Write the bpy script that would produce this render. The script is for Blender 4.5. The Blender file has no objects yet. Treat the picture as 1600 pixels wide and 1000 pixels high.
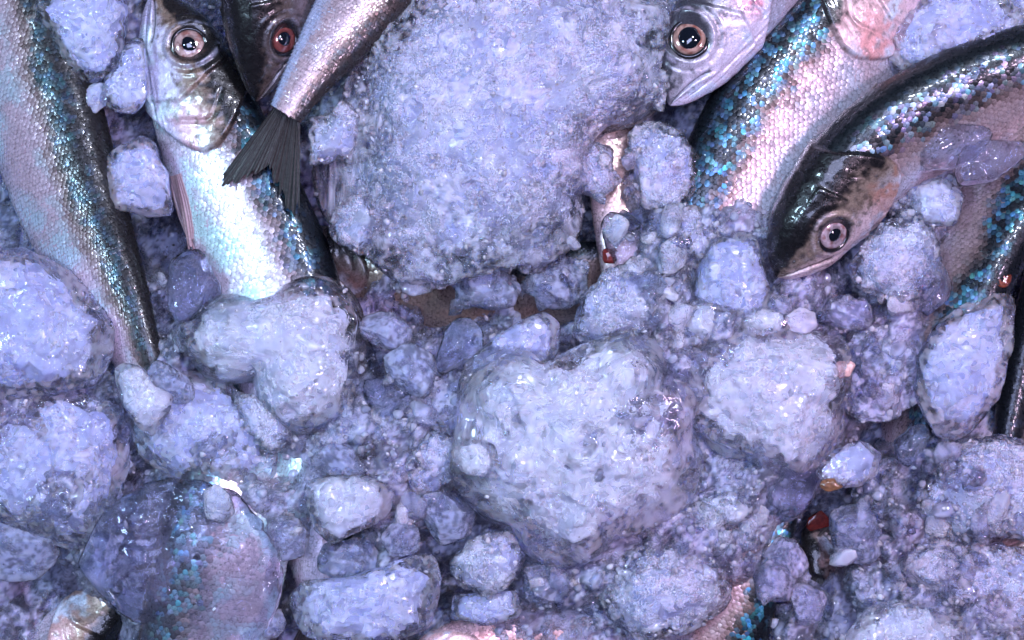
import bpy, bmesh, math, random
import numpy as np
from mathutils import Vector, Matrix

# ------------------------------------------------------------------ units
S = 0.0004            # one layout unit (lu) is 0.4 mm; the view is 1600 x 1000 lu at height 0
HC = 2600.0           # camera height in lu
random.seed(7); rng = np.random.default_rng(7)
scene = bpy.context.scene
COL = scene.collection

# ------------------------------------------------------------------ camera
cam = bpy.data.cameras.new('camera'); camo = bpy.data.objects.new('camera', cam); COL.objects.link(camo)
cam.sensor_fit = 'HORIZONTAL'; cam.angle = 2*math.atan(800.0/HC)
cam.clip_start = 0.01; cam.clip_end = 50
camo.location = (0, 0, HC*S); camo.rotation_euler = (0, 0, 0)
scene.camera = camo

# ------------------------------------------------------------------ dim world light and added lamps
world = bpy.data.worlds.new('World'); scene.world = world; world.use_nodes = True
bg = world.node_tree.nodes['Background']
bg.inputs[0].default_value = (0.44, 0.46, 1.0, 1); bg.inputs[1].default_value = 0.07

def area(name, loc, target, size, energy, color):
    l = bpy.data.lights.new(name, 'AREA'); l.shape = 'RECTANGLE'; l.size, l.size_y = size
    l.energy = energy; l.color = color
    o = bpy.data.objects.new(name, l); COL.objects.link(o); o.location = loc
    o.rotation_euler = (Vector(target)-Vector(loc)).to_track_quat('-Z', 'Y').to_euler()
    return o
for x, y, z, w, h, e, c in [(-.06, .16, 1.22, .62, .46, 11.5, (.54, .60, 1)), (-1.0, .25, 1.15, .22, .22, 14, (.52, .78, 1)), (.40, .70, 1.35, .20, .11, 20, (.76, .80, 1)), (.82, .0, 1.3, .16, .20, 12, (1, .70, .98))]:  # unseen overhead softbox, then lamps added for fish glare, ice glints, pink tint
    area('added_lamp', (x, y, z), (0, 0, 0), (w, h), e, c)

vs = scene.view_settings
vs.view_transform = 'Standard'; vs.look = 'None'; vs.gamma = 1.0; vs.use_curve_mapping = False; vs.exposure = -0.2
cy = scene.cycles
cy.max_bounces = 8; cy.transmission_bounces = 7; cy.glossy_bounces = 3; cy.diffuse_bounces = 3
cy.use_adaptive_sampling = True; cy.adaptive_threshold = 0.14; cy.adaptive_min_samples = 16
cy.sample_clamp_indirect = 9.0; cy.blur_glossy = 1.5; cy.use_denoising = True

# ------------------------------------------------------------------ numeric helpers
def sstep(a, b, x):
    t = np.clip((x-a)/(b-a), 0, 1); return t*t*(3-2*t)

_PERM = np.random.default_rng(3).permutation(512)
_PERM = np.concatenate([_PERM, _PERM, _PERM]) % 512
_GRAD = np.random.default_rng(4).normal(size=(512, 3)); _GRAD /= np.linalg.norm(_GRAD, axis=1)[:, None]
_CELL = np.random.default_rng(5).random((512, 3))
def _hash(i, j, k):
    return _PERM[(_PERM[(_PERM[i & 511] + j) & 511] + k) & 511]
def perlin(p):
    p = np.asarray(p, float); f0 = np.floor(p).astype(int); f = p-f0
    w = f*f*f*(f*(f*6-15)+10); out = np.zeros(len(p))
    for dx in (0, 1):
        for dy in (0, 1):
            for dz in (0, 1):
                g = _GRAD[_hash(f0[:, 0]+dx, f0[:, 1]+dy, f0[:, 2]+dz)]
                d = f-np.array([dx, dy, dz])
                wt = (w[:, 0] if dx else 1-w[:, 0])*(w[:, 1] if dy else 1-w[:, 1])*(w[:, 2] if dz else 1-w[:, 2])
                out += wt*(g*d).sum(1)
    return out*1.6
def fbm(p, o=3):
    p = np.asarray(p, float); r = np.zeros(len(p)); a = 1.0
    for i in range(o):
        r += a*perlin(p*2**i+17.3*i); a *= .5
    return r
def worley(p, zr=(-1, 0, 1)):
    p = np.asarray(p, float); f0 = np.floor(p).astype(int); f = p-f0
    d1 = np.full(len(p), 9.0); d2 = np.full(len(p), 9.0)
    for dx in (-1, 0, 1):
        for dy in (-1, 0, 1):
            for dz in zr:
                c = _CELL[_hash(f0[:, 0]+dx, f0[:, 1]+dy, f0[:, 2]+dz)]
                e = c+np.array([dx, dy, dz])-f; d = (e*e).sum(1)
                m = d < d1
                d2 = np.where(m, d1, np.minimum(d2, d)); d1 = np.where(m, d, d1)
    return np.sqrt(d1), np.sqrt(d2)

def bub(p, zr=(-1, 0, 1)):
    """rounded granules with sharp creases between them"""
    w, _ = worley(p, zr); return np.clip(1-(w/.9)**2, -.2, 1)

def P(x, y, z=0.0):
    """a point at height z (lu) standing over layout position x, y; returns lu, y up"""
    k = 1-z/HC
    return np.array([(x-800.0)*k, (500.0-y)*k, z])

# ------------------------------------------------------------------ object helpers
def mesh_obj(name, verts, faces, mat, parent=None, cols=None, smooth=True):
    verts = np.asarray(verts, float)*S
    me = bpy.data.meshes.new(name)
    if isinstance(faces, np.ndarray):
        n = faces.shape[1]
        me.vertices.add(len(verts)); me.vertices.foreach_set('co', verts.ravel())
        me.loops.add(faces.size); me.loops.foreach_set('vertex_index', faces.ravel().astype(np.int32))
        me.polygons.add(len(faces)); me.polygons.foreach_set('loop_start', np.arange(0, faces.size, n, dtype=np.int32))
        me.update(calc_edges=True)
    else:
        me.from_pydata(verts.tolist(), [], faces)
    me.polygons.foreach_set('use_smooth', np.full(len(me.polygons), smooth))
    if cols is not None:
        at = me.color_attributes.new('Col', 'FLOAT_COLOR', 'POINT')
        c4 = np.ones((len(verts), 4), np.float32); c4[:, :3] = np.clip(cols, 0, 1); at.data.foreach_set('color', c4.ravel())
    me.update()
    o = bpy.data.objects.new(name, me); COL.objects.link(o)
    if mat: me.materials.append(mat)
    if parent: o.parent = parent
    return o
def recenter(o):
    """put the object's origin at its own base"""
    me = o.data; n = len(me.vertices); co = np.empty(n*3); me.vertices.foreach_get('co', co); co = co.reshape(-1, 3)
    c = np.array([co[:, 0].mean(), co[:, 1].mean(), co[:, 2].min()])
    me.vertices.foreach_set('co', (co-c).ravel()); o.location = c; me.update()
def tag(o, label=None, cat=None, group=None, kind=None):
    if label: o['label'] = label
    if cat: o['category'] = cat
    if group: o['group'] = group
    if kind: o['kind'] = kind
    return o
def grid_faces(nr, nc, wrap=False):
    r = np.arange(nr-1)[:, None]; c = np.arange(nc if wrap else nc-1)[None, :]; c1 = (c+1) % nc
    return np.stack([r*nc+c, r*nc+c1, (r+1)*nc+c1, (r+1)*nc+c], -1).reshape(-1, 4)

# ------------------------------------------------------------------ materials
def new_mat(name):
    m = bpy.data.materials.new(name); m.use_nodes = True; nt = m.node_tree
    return m, nt, nt.nodes['Principled BSDF']
def N(nt, t, **kw):
    n = nt.nodes.new(t)
    for k, v in kw.items():
        if isinstance(k, str) and hasattr(n, k): setattr(n, k, v)
    return n
def noise_tex(nt, scale, detail=3, dist=0.0, rough=.5):
    n = nt.nodes.new('ShaderNodeTexNoise'); n.inputs['Scale'].default_value = scale; n.inputs['Detail'].default_value = detail
    n.inputs['Distortion'].default_value = dist; n.inputs['Roughness'].default_value = rough
    return n
def maprange(nt, src, a, b, c, d):
    n = nt.nodes.new('ShaderNodeMapRange'); nt.links.new(src, n.inputs[0])
    for i, v in zip((1, 2, 3, 4), (a, b, c, d)): n.inputs[i].default_value = v
    n.interpolation_type = 'SMOOTHSTEP'
    return n.outputs[0]

def ice_material(name, rough, bump, tint=(.62, .68, .95), fine=320, dist=.0060, scat=.4, sss=0.0):
    """wet ice: a clear refracting skin over milky inclusions; how milky it is comes from the mesh attribute Milk"""
    m, nt, b = new_mat(name); L = nt.links; nt.nodes.remove(b); out = nt.nodes['Material Output']
    pos = nt.nodes.new('ShaderNodeNewGeometry').outputs['Position']
    at = nt.nodes.new('ShaderNodeAttribute'); at.attribute_name = 'Milk'
    n1 = noise_tex(nt, fine, 1.0, 1.4); L.new(pos, n1.inputs['Vector'])
    b2 = nt.nodes.new('ShaderNodeBump'); b2.inputs['Strength'].default_value = bump; b2.inputs['Distance'].default_value = dist
    at2 = nt.nodes.new('ShaderNodeAttribute'); at2.attribute_name = 'Pitted'; pm = nt.nodes.new('ShaderNodeMath'); pm.operation = 'MULTIPLY'; pm.inputs[1].default_value = bump; L.new(at2.outputs['Fac'], pm.inputs[0]); L.new(pm.outputs[0], b2.inputs['Strength'])
    L.new(n1.outputs[0], b2.inputs['Height'])
    glass = nt.nodes.new('ShaderNodeBsdfGlass'); glass.inputs['IOR'].default_value = 1.29 if name == 'glassy_ice' else 1.42; glass.inputs['Roughness'].default_value = rough
    glass.inputs['Color'].default_value = (.93, .94, 1.0, 1); L.new(b2.outputs[0], glass.inputs['Normal'])
    st_ = noise_tex(nt, 8.5, 2, .6); L.new(pos, st_.inputs['Vector']); tc = nt.nodes.new('ShaderNodeMix'); tc.data_type = 'RGBA'
    L.new(maprange(nt, st_.outputs[0], .44, .66, 0, .52), tc.inputs['Factor']); tc.inputs['A'].default_value = (*tint, 1); tc.inputs['B'].default_value = (min(1, tint[0]*1.24), tint[1]*.90, tint[2]*.93, 1)
    dif = nt.nodes.new('ShaderNodeBsdfDiffuse'); L.new(tc.outputs['Result'], dif.inputs['Color']); L.new(b2.outputs[0], dif.inputs['Normal'])
    trl = nt.nodes.new('ShaderNodeBsdfTranslucent'); trl.inputs['Color'].default_value = (*tint, 1)
    inn = nt.nodes.new('ShaderNodeMixShader'); inn.inputs[0].default_value = scat; L.new(dif.outputs[0], inn.inputs[1]); L.new(trl.outputs[0], inn.inputs[2])
    fr = nt.nodes.new('ShaderNodeFresnel'); fr.inputs['IOR'].default_value = 1.65; L.new(b2.outputs[0], fr.inputs['Normal'])
    gl = nt.nodes.new('ShaderNodeBsdfGlossy'); gl.inputs['Roughness'].default_value = rough*1.2; L.new(b2.outputs[0], gl.inputs['Normal'])
    coat = nt.nodes.new('ShaderNodeMixShader'); L.new(fr.outputs[0], coat.inputs[0]); L.new(inn.outputs[0], coat.inputs[1]); L.new(gl.outputs[0], coat.inputs[2])
    mx = nt.nodes.new('ShaderNodeMixShader'); L.new(at.outputs['Fac'], mx.inputs[0]); L.new(glass.outputs[0], mx.inputs[1]); L.new(coat.outputs[0], mx.inputs[2])
    if sss:
        sc_ = nt.nodes.new('ShaderNodeSubsurfaceScattering'); L.new(tc.outputs['Result'], sc_.inputs['Color']); sc_.inputs['Scale'].default_value = sss; sc_.inputs['Radius'].default_value = (.7, .85, 1.0); L.new(b2.outputs[0], sc_.inputs['Normal']); L.new(sc_.outputs[0], coat.inputs[1])
    L.new(mx.outputs[0], out.inputs['Surface'])
    return m
ICE = {
 'white':  ice_material('white_melting_ice', .05, .85, tint=(.66, .71, .96), sss=.008),
 'frost':  ice_material('frosted_ice', .04, 1.0, tint=(.72, .75, .98), sss=.004),
 'clear':  ice_material('clear_ice', .03, .7, tint=(.60, .66, .96), sss=.006),
 'grey':   ice_material('grey_blue_ice', .05, .8, tint=(.57, .62, .92), sss=.008),
 'glass':  ice_material('glassy_ice', .02, .22, tint=(.60, .66, .96), sss=.006),
 'shell':  ice_material('clear_ice_shell', .02, .34, tint=(.78, .82, .99), fine=230, dist=.007, sss=.006),
 'crust':  ice_material('crusty_ice_shell', .02, .7, tint=(.74, .78, .99), fine=300, dist=.006, sss=.005),
 'slush':  ice_material('crushed_ice_material', .04, .9, tint=(.62, .66, .96), sss=.006),
}
MILK = {'white': (.40, .76), 'frost': (.40, .74), 'clear': (.14, .42), 'grey': (.36, .68), 'slush': (.18, .60)}
MILK['glass'] = (.02, .10); MILK['shell'] = (.03, .24); MILK['crust'] = (.03, .40)
PIT = {'glass': .0, 'shell': .05, 'crust': .3, 'white': .2, 'frost': .3, 'clear': .1, 'grey': .12, 'slush': .15}
def milk_of(p, kind, o=0.0):
    lo, hi = MILK[kind]; n = (.62*fbm(p/52+o, 3)+.22*fbm(p/13+o+3, 2)) if kind in ('white', 'grey', 'glass') else (.45*fbm(p/60+o, 2)+.65*fbm(p/10+o+3, 2))
    pit = PIT[kind]; pt = sstep(-.25, .35, fbm(p/38+o+11, 2)+pit)
    return (lo+(hi-lo)*sstep(-.32, .34, n))*(1-(.12 if kind in ('white', 'grey') else .35)*pt*sstep(0, .5, fbm(p/26+o+4, 1)+.15)), .12+.88*pt
def vert_nz(V, F):
    t = V[F[:, :3]]; fn = np.cross(t[:, 1]-t[:, 0], t[:, 2]-t[:, 0]); vn = np.zeros_like(V)
    for i in range(F.shape[1]): np.add.at(vn, F[:, i], fn)
    return vn[:, 2]/(np.linalg.norm(vn, axis=1)+1e-9)
def clear_edges(mk, V, F, lo=.3, a=.15, b=.75):
    return mk[0]*(lo+(1-lo)*sstep(a, b, np.abs(vert_nz(V, F)))), mk[1]
def set_milk(o_or_me, vals):
    me = getattr(o_or_me, 'data', o_or_me)
    for nm, v in zip(('Milk', 'Pitted'), vals):
        at = me.attributes.new(nm, 'FLOAT', 'POINT'); at.data.foreach_set('value', np.asarray(v, np.float32))

def fish_material(name, metallic, rough, coat, bump, film=0, bscale=500):
    m, nt, b = new_mat(name); L = nt.links
    at = nt.nodes.new('ShaderNodeAttribute'); at.attribute_name = 'Col'
    geo = nt.nodes.new('ShaderNodeNewGeometry')
    n1 = noise_tex(nt, bscale, 3, 1.0); L.new(geo.outputs['Position'], n1.inputs['Vector'])
    n2 = noise_tex(nt, 900, 3, .5); L.new(geo.outputs['Position'], n2.inputs['Vector'])
    mx = nt.nodes.new('ShaderNodeMix'); mx.data_type = 'RGBA'; mx.blend_type = 'MULTIPLY'
    rr = nt.nodes.new('ShaderNodeValToRGB'); rr.color_ramp.elements[0].position = .3; rr.color_ramp.elements[0].color = (.62, .58, .56, 1); rr.color_ramp.elements[1].position = .6
    L.new(n2.outputs[0], rr.inputs[0]); mx.inputs['Factor'].default_value = .7
    L.new(at.outputs['Color'], mx.inputs['A']); L.new(rr.outputs[0], mx.inputs['B']); L.new(mx.outputs['Result'], b.inputs['Base Color'])
    b.inputs['Metallic'].default_value = metallic
    L.new(maprange(nt, n1.outputs[0], .3, .7, rough*.7, rough*1.4), b.inputs['Roughness'])
    b.inputs['Coat Weight'].default_value = coat; b.inputs['Coat Roughness'].default_value = .06; b.inputs['Coat IOR'].default_value = 1.4
    if film:
        b.inputs['Thin Film Thickness'].default_value = film; b.inputs['Thin Film IOR'].default_value = 1.38
    bp = nt.nodes.new('ShaderNodeBump'); bp.inputs['Strength'].default_value = bump; bp.inputs['Distance'].default_value = .0008
    L.new(n1.outputs[0], bp.inputs['Height']); L.new(bp.outputs[0], b.inputs['Normal'])
    return m
M_SKIN = fish_material('wet_fish_skin', .25, .30, .7, .35)
M_SCALE = fish_material('wet_fish_scales', .52, .33, .35, .15)
M_FIN = fish_material('wet_fish_fin', .0, .55, .12, .3); M_FIN.node_tree.nodes['Principled BSDF'].inputs['Transmission Weight'].default_value = .18
M_EYE = fish_material('wet_fish_eye', .1, .15, 1.0, .05)
m, nt, b = new_mat('dark_wet_tray'); b.inputs['Base Color'].default_value = (.012, .014, .022, 1); b.inputs['Roughness'].default_value = .35  # near-black colour puts deep shade into the gaps between fish and ice
M_TRAY = m
m, nt, b = new_mat('fish_pupil'); b.inputs['Base Color'].default_value = (.004, .006, .01, 1); b.inputs['Roughness'].default_value = .05; b.inputs['Coat Weight'].default_value = 1
M_PUPIL = m

# ------------------------------------------------------------------ tray under everything
tray = mesh_obj('tray_floor', [[-1500, -1150, -150], [1500, -1150, -150], [1500, 1150, -150], [-1500, 1150, -150]], [(0, 1, 2, 3)], M_TRAY)
tag(tray, 'dark wet tray floor under the fish and ice', kind='structure')

# ------------------------------------------------------------------ fish
def catmull(pts, n):
    pts = np.asarray(pts, float); k = len(pts)
    ext = np.vstack([2*pts[0]-pts[1], pts, 2*pts[-1]-pts[-2]])
    t = np.linspace(0, k-1-1e-6, n); i = t.astype(int); f = (t-i)[:, None]
    p0, p1, p2, p3 = ext[i], ext[i+1], ext[i+2], ext[i+3]
    return .5*((2*p1)+(-p0+p2)*f+(2*p0-5*p1+4*p2-p3)*f**2+(-p0+3*p1-3*p2+p3)*f**3)

PAL = dict(back=(.012, .016, .022), back2=(.05, .30, .40), mid=(.30, .21, .20), side=(.66, .52, .60), silver=(.70, .80, .95), belly=(.72, .62, .74),
           crown=(.016, .014, .014), cheek=(.22, .16, .13), gill=(.62, .38, .40), jaw=(.68, .60, .72), teal=.45, cyan=.5)
def pal(**k):
    d = dict(PAL); d.update(k); return d

class Fish:
    def __init__(s, pts, HL, side=1, roll=10, thick=.5, p=PAL, seed=0, u_eye=.38, v_eye=.25, eye_r=26):
        """pts: (x, y, z, half depth) from snout to tail root; side=+1: the back is to the left of the swimming direction"""
        q = catmull([list(P(a[0], a[1], a[2]))+[a[3]] for a in pts], 900)
        seg = np.linalg.norm(np.diff(q[:, :3], axis=0), axis=1); s.arc = np.concatenate([[0], np.cumsum(seg)]); s.q = q
        s.len = s.arc[-1]; s.HL = HL; s.side = side; s.roll = math.radians(roll); s.thick = thick; s.p = p; s.seed = seed
        s.ue, s.ve, s.er = u_eye, v_eye, eye_r
        t = np.gradient(q[:, :3], axis=0); t /= np.linalg.norm(t, axis=1)[:, None]; s.t = t
    def frame(s, d):
        ip = lambda a: np.stack([np.interp(d, s.arc, a[:, i]) for i in range(a.shape[1])], -1)
        c = ip(s.q); t = ip(s.t); t /= np.linalg.norm(t, axis=1)[:, None]
        up = np.array([0, 0, 1.0])
        n0 = np.cross(t, up)*s.side; n0 /= np.linalg.norm(n0, axis=1)[:, None]      # towards the back
        u = np.cross(n0, t)*s.side; u /= np.linalg.norm(u, axis=1)[:, None]
        u *= np.sign(u[:, 2])[:, None]
        D = math.cos(s.roll)*n0+math.sin(s.roll)*u; F = -math.sin(s.roll)*n0+math.cos(s.roll)*u
        return c[:, :3], c[:, 3], t, D, F
    def half(s, d, h):
        r = np.clip(d/(.36*s.HL), 0, 1); return h*np.maximum(.02, (1-(1-r)**2.2))**.56
    def edge(s, v):
        return 1.0-.30*np.clip(v-.1, 0, 1)**1.5-.42*np.clip(-v-.1, 0, 1)**1.4
    def relief(s, d, v):
        u = d/s.HL; e = s.edge(v); r = np.zeros_like(u); k = s.HL/240
        x = e-u
        r += 7*k*sstep(-.012, .018, x)*np.exp(-np.clip(x, 0, 9)/.5)
        pe = .66-.12*v-.25*np.clip(-v-.2, 0, 1)                       # bone before the gill cover
        y = pe-u
        r += 4*k*sstep(-.012, .012, y)*np.exp(-np.clip(y, 0, 9)/.12)*(np.abs(v) < .85)
        r -= 2.5*k*np.exp(-((u-(e+pe)/2-.03*np.sin(v*7))/.012)**2)*(np.abs(v) < .6)
        # eye socket
        hh = np.interp(d, s.arc, s.q[:, 3]); ex = (u-s.ue)*s.HL; ey = (v-s.ve)*hh*.95; rr = np.hypot(ex, ey)/s.er
        r += k*(-9*(1-sstep(.55, 1.05, rr))+4*np.exp(-((rr-1.22)/.17)**2)+1.5*np.exp(-((rr-1.75)/.14)**2))
        # mouth
        ml = -.02-1.5*u; g = np.exp(-((v-ml)/.05)**2)*(u < .30)*sstep(.30, .25, u); r -= 5*k*g
        ml2 = -.16-1.5*u; r += 2.5*k*np.exp(-((v-ml2)/.09)**2)*sstep(.36, .28, u)
        jl = -.62-.25*u; r -= 2.5*k*np.exp(-((v-jl)/.03)**2)*sstep(.75, .6, u)*sstep(.05, .15, u)
        for a0 in (.72, .80, .88):                                       # folds under the gill cover
            r -= 1.4*k*np.exp(-((v+a0-.15*u)/.022)**2)*sstep(.2, .3, u)*sstep(.95, .8, u)
        return r*sstep(0, .06, u)
    def eval(s, d, a):
        c, h, t, D, F = s.frame(d); h = s.half(d, h); u = d/s.HL
        ca, sa = np.cos(a), np.sin(a)
        w = h*(s.thick+.12*np.exp(-((u-.5)/.45)**2))*(1+.16*ca-.10*np.clip(-ca, 0, 1)**3)
        n = ca[:, None]*D*(w/h)[:, None]+sa[:, None]*F; n /= np.linalg.norm(n, axis=1)[:, None]
        pos = c+(h*ca)[:, None]*D+(w*np.sign(sa)*np.abs(sa)**.86)[:, None]*F
        return pos, n, t, h
    def body(s, nh=150, nb=140, na=132):
        d = np.concatenate([s.HL*1.08*np.linspace(0, 1, nh)**1.15, np.linspace(s.HL*1.09, s.len, nb)])
        nu = int(na*.82); a = np.concatenate([np.linspace(-.06*np.pi, 1.06*np.pi, nu, endpoint=False), np.linspace(1.06*np.pi, 1.94*np.pi, na-nu, endpoint=False)])
        dd, aa = [x.ravel() for x in np.meshgrid(d, a, indexing='ij')]
        pos, n, t, h = s.eval(dd, aa); v = np.cos(aa); u = dd/s.HL
        pos = pos+n*(s.relief(dd, v)+.8*fbm(pos/14+s.seed, 2)*sstep(0, .1, u))[:, None]
        col = s.skin(pos, u, v, dd)
        nr, nc = len(d), na
        f = [tuple(x) for x in grid_faces(nr, nc, True)]
        f.append(tuple(range(nc-1, -1, -1))); f.append(tuple((nr-1)*nc+i for i in range(nc)))
        return pos, f, col
    def skin(s, pos, u, v, d):
        p = {k: np.array(x) for k, x in s.p.items() if isinstance(x, tuple)}
        L = lambda A, B, w: A*(1-w)[:, None]+B*w[:, None]
        n1 = fbm(pos/45+s.seed*3.1, 3); n2 = fbm(pos/12+s.seed*5.7+9, 3); n3 = fbm(pos/5+31+s.seed, 2)
        vv = v+.22*n1+.14*n2
        col = L(p['jaw'][None], p['cheek'][None], sstep(-.45, .05, vv))
        col = L(col, p['gill'][None], sstep(.62, .8, u+.1*n1)*sstep(.5, .1, np.abs(vv+.25))*.9)
        col = L(col, p['silver'][None], sstep(-.15, .45, n1+.4*n2-.1)*sstep(.35, -.15, vv)*.85)
        col = L(col, p['cheek'][None]*.45, sstep(.15, .55, n2+.3*n3)*sstep(-.6, -.1, vv)*.8)
        col = L(col, p['crown'][None], sstep(.22, .5, vv))
        # dark mouth, mouth line, nostril
        col = L(col, p['crown'][None], np.exp(-((v-(-.02-1.5*u))/.05)**2)*(u < .3)*.9)
        hh = np.interp(d, s.arc, s.q[:, 3]); rr = np.hypot((u-s.ue)*s.HL, (v-s.ve)*hh*.95)/s.er
        col = L(col, p['crown'][None], (1-sstep(.95, 1.18, rr))*.95)
        col = L(col, p['jaw'][None], np.exp(-((rr-1.33)/.1)**2)*.55*sstep(-.3, .3, n2+.1))
        col = L(col, p['crown'][None], np.exp(-(((u-.13)/.02)**2+((v-.35)/.07)**2)))
        e = s.edge(v)
        col = L(col, p['crown'][None]*1.6, np.exp(-((u-e-.012)/.012)**2)*.8*(v > -.8))
        bodyc = L(p['belly'][None], p['side'][None], sstep(-.75, -.35, vv)); bodyc = L(bodyc, p['mid'][None], sstep(.05, .35, vv)); bodyc = L(bodyc, p['back'][None], sstep(.3, .6, vv))
        return L(col, bodyc*.8, sstep(0, .015, u-e))
    def scales(s, ds=6.5, da=7.0, d0=None, d1=None):
        hm = s.q[:, 3].max(); per = math.pi*hm*.78; nc = int(1.24*per/da)
        d = np.arange(s.HL*.5, s.len-6, ds) if d0 is None else np.arange(d0, d1, ds)
        j = np.arange(nc)
        dd, jj = np.meshgrid(d, j, indexing='ij'); row = np.arange(len(d))[:, None]
        aa = (jj+.5*(row % 2)+.25)/nc*1.24*np.pi-.12*np.pi
        dd, aa = dd.ravel()+rng.normal(0, .5, dd.size), aa.ravel()+rng.normal(0, .006, dd.size)
        v = np.cos(aa); keep = dd/s.HL > s.edge(v)+.005
        dd, aa, v = dd[keep], aa[keep], v[keep]
        pos, n, t, h = s.eval(dd, aa); p2, _, _, _ = s.eval(dd, aa+.02)
        b = p2-pos; bl = np.linalg.norm(b, axis=1); b /= bl[:, None]; w = bl/.02*(1.24*np.pi/nc)
        k = len(dd); L_ = ds*1.65*rng.uniform(.9, 1.12, k); W = w*1.22*rng.uniform(.9, 1.08, k)
        tilt = rng.normal(.17, .04, k); ytilt = rng.normal(0, .035, k)
        T = [(0, -.5, 0), (0, 0, .05), (0, .5, 0), (.5, -.52, .0), (.5, 0, .07), (.5, .52, .0), (.82, -.36, -.01), (.82, .36, -.01), (1, 0, 0)]
        V = []
        for x, y, z in T:
            hgt = (z*W+x*L_*tilt+y*W*ytilt-.6)
            V.append(pos+t*(x*L_-.3*L_)[:, None]+b*(y*W)[:, None]+n*hgt[:, None])
        V = np.stack(V, 1).reshape(-1, 3)
        F = np.array([(0, 3, 4), (0, 4, 1), (1, 4, 5), (1, 5, 2), (3, 6, 4), (4, 6, 8), (4, 8, 7), (4, 7, 5)])
        if s.side > 0: F = F[:, ::-1]
        F = (F[None]+9*np.arange(k)[:, None, None]).reshape(-1, 3)
        # colours, one tone per scale, overlap shading painted darker at the root
        p = {q: np.array(x)[None] for q, x in s.p.items() if isinstance(x, tuple)}
        mixw = lambda A, B, w: A*(1-w)[:, None]+B*w[:, None]
        n1 = fbm(pos/70+s.seed*2.3+5, 3); n2 = fbm(pos/25+s.seed, 2); r = rng.random(k)
        vv = v+.12*n1+.08*n2+rng.normal(0, .03, k)
        c = mixw(p['belly'], p['side'], sstep(-.85, -.5, vv))
        c = mixw(c, p['silver'], sstep(-.35, .6, n1+.25*n2)*s.p['cyan']*1.3*sstep(.35, .05, vv))  # cyan sheen of the flank painted into scale colour in noise patches
        c = mixw(c, p['mid'], sstep(-.05, .40, vv))
        dark = sstep(.18, .58, vv)
        c = mixw(c, p['back'], dark)
        n3 = fbm(pos/16+s.seed+50, 2); te = s.p['teal']*sstep(-.25, .35, n3)*dark*sstep(-.45, .1, n1+.35)*sstep(.98, .7, v)*(.35+.65*r)  # teal glints painted into the back scales' colour
        c = mixw(c, p['back2']*np.stack([rng.uniform(.8, 2.2, k), rng.uniform(.55, 1.0, k), rng.uniform(.7, 1.05, k)], 1), np.clip(te*1.5, 0, 1))
        c = c*rng.uniform(.92, 1.06, k)[:, None]
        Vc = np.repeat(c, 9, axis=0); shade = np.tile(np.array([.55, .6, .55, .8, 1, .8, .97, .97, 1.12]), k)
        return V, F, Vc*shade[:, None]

def dome(center, n, r, flat, nr=14, na=40, e1=None):
    n = np.asarray(n, float); n /= np.linalg.norm(n)
    e1 = np.cross(n, [0, 1, .1]); e1 /= np.linalg.norm(e1); e2 = np.cross(n, e1)
    v, f = [], []
    th = np.linspace(.02, math.pi/2, nr); ph = np.linspace(0, 2*np.pi, na, endpoint=False)
    for a in th:
        for b in ph:
            v.append(center+r*math.sin(a)*(math.cos(b)*e1+math.sin(b)*e2)+n*r*flat*math.cos(a))
    f = [tuple(x[::-1]) for x in grid_faces(nr, na, True)]; f.append(tuple(range(na)))
    return np.array(v), f

def torus(center, n, R, r, flat=1, nR=48, nr=12):
    n = np.asarray(n, float); n /= np.linalg.norm(n); e1 = np.cross(n, [0, 1, .1]); e1 /= np.linalg.norm(e1); e2 = np.cross(n, e1)
    v = []
    for a in np.linspace(0, 2*np.pi, nR, endpoint=False):
        o = math.cos(a)*e1+math.sin(a)*e2
        for b in np.linspace(0, 2*np.pi, nr, endpoint=False):
            v.append(center+o*(R+r*math.cos(b))+n*r*flat*math.sin(b))
    f = []
    for i in range(nR):
        for j in range(nr):
            f.append((i*nr+j, i*nr+(j+1) % nr, ((i+1) % nR)*nr+(j+1) % nr, ((i+1) % nR)*nr+j))
    return np.array(v), f

def fan_fin(root, direc, length, spread, base, notch=.5, rays=26, dark=(.03, .024, .024), tip=(.10, .08, .08), droop=0.0, up=(0, 0, 1), seed=1, sharp=.8):
    """a fin of corrugated rays: root point, pointing direction, spread in radians, width of its root"""
    d = np.asarray(direc, float); d /= np.linalg.norm(d); upv = np.asarray(up, float); sd = np.cross(upv, d); sd /= np.linalg.norm(sd)
    r_ = np.random.default_rng(seed); nc = rays*4+1; nr = 10; fray = r_.uniform(-1, 1, 400); V = []; C = []
    for i in range(nr):
        x = i/(nr-1)
        for j in range(nc):
            c = j/(nc-1); q = 2*c-1
            ln = length*((1-notch)+notch*abs(q)**sharp)*(1-.10*sstep(.9, 1., abs(q)))
            ln *= 1+.07*fray[j//3]*x+.03*math.sin(j*.31+seed)
            ang = q*spread*.5
            j_ = j+1.6*math.sin(j*.23+seed)+.7*math.sin(j*.61); ridge = 1.5*math.cos(j_/4*2*np.pi)*(1-.4*x)
            pt = np.asarray(root)+sd*(q*base*.5)+(d*math.cos(ang)+sd*math.sin(ang))*ln*x+upv*(ridge+6*math.sin(q*4+seed)*x-droop*x*x)
            V.append(pt); k = (.5+.5*math.cos(j/4*2*np.pi))
            C.append(np.array(dark)*(1-k)+np.array(tip)*k)
    V = np.array(V); C = np.array(C); f = grid_faces(nr, nc)
    low = V-upv[None]*1.6; n = len(V)
    f2 = f[:, ::-1]+n
    return np.vstack([V, low]), np.vstack([f, f2]), np.vstack([C, C])

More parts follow.
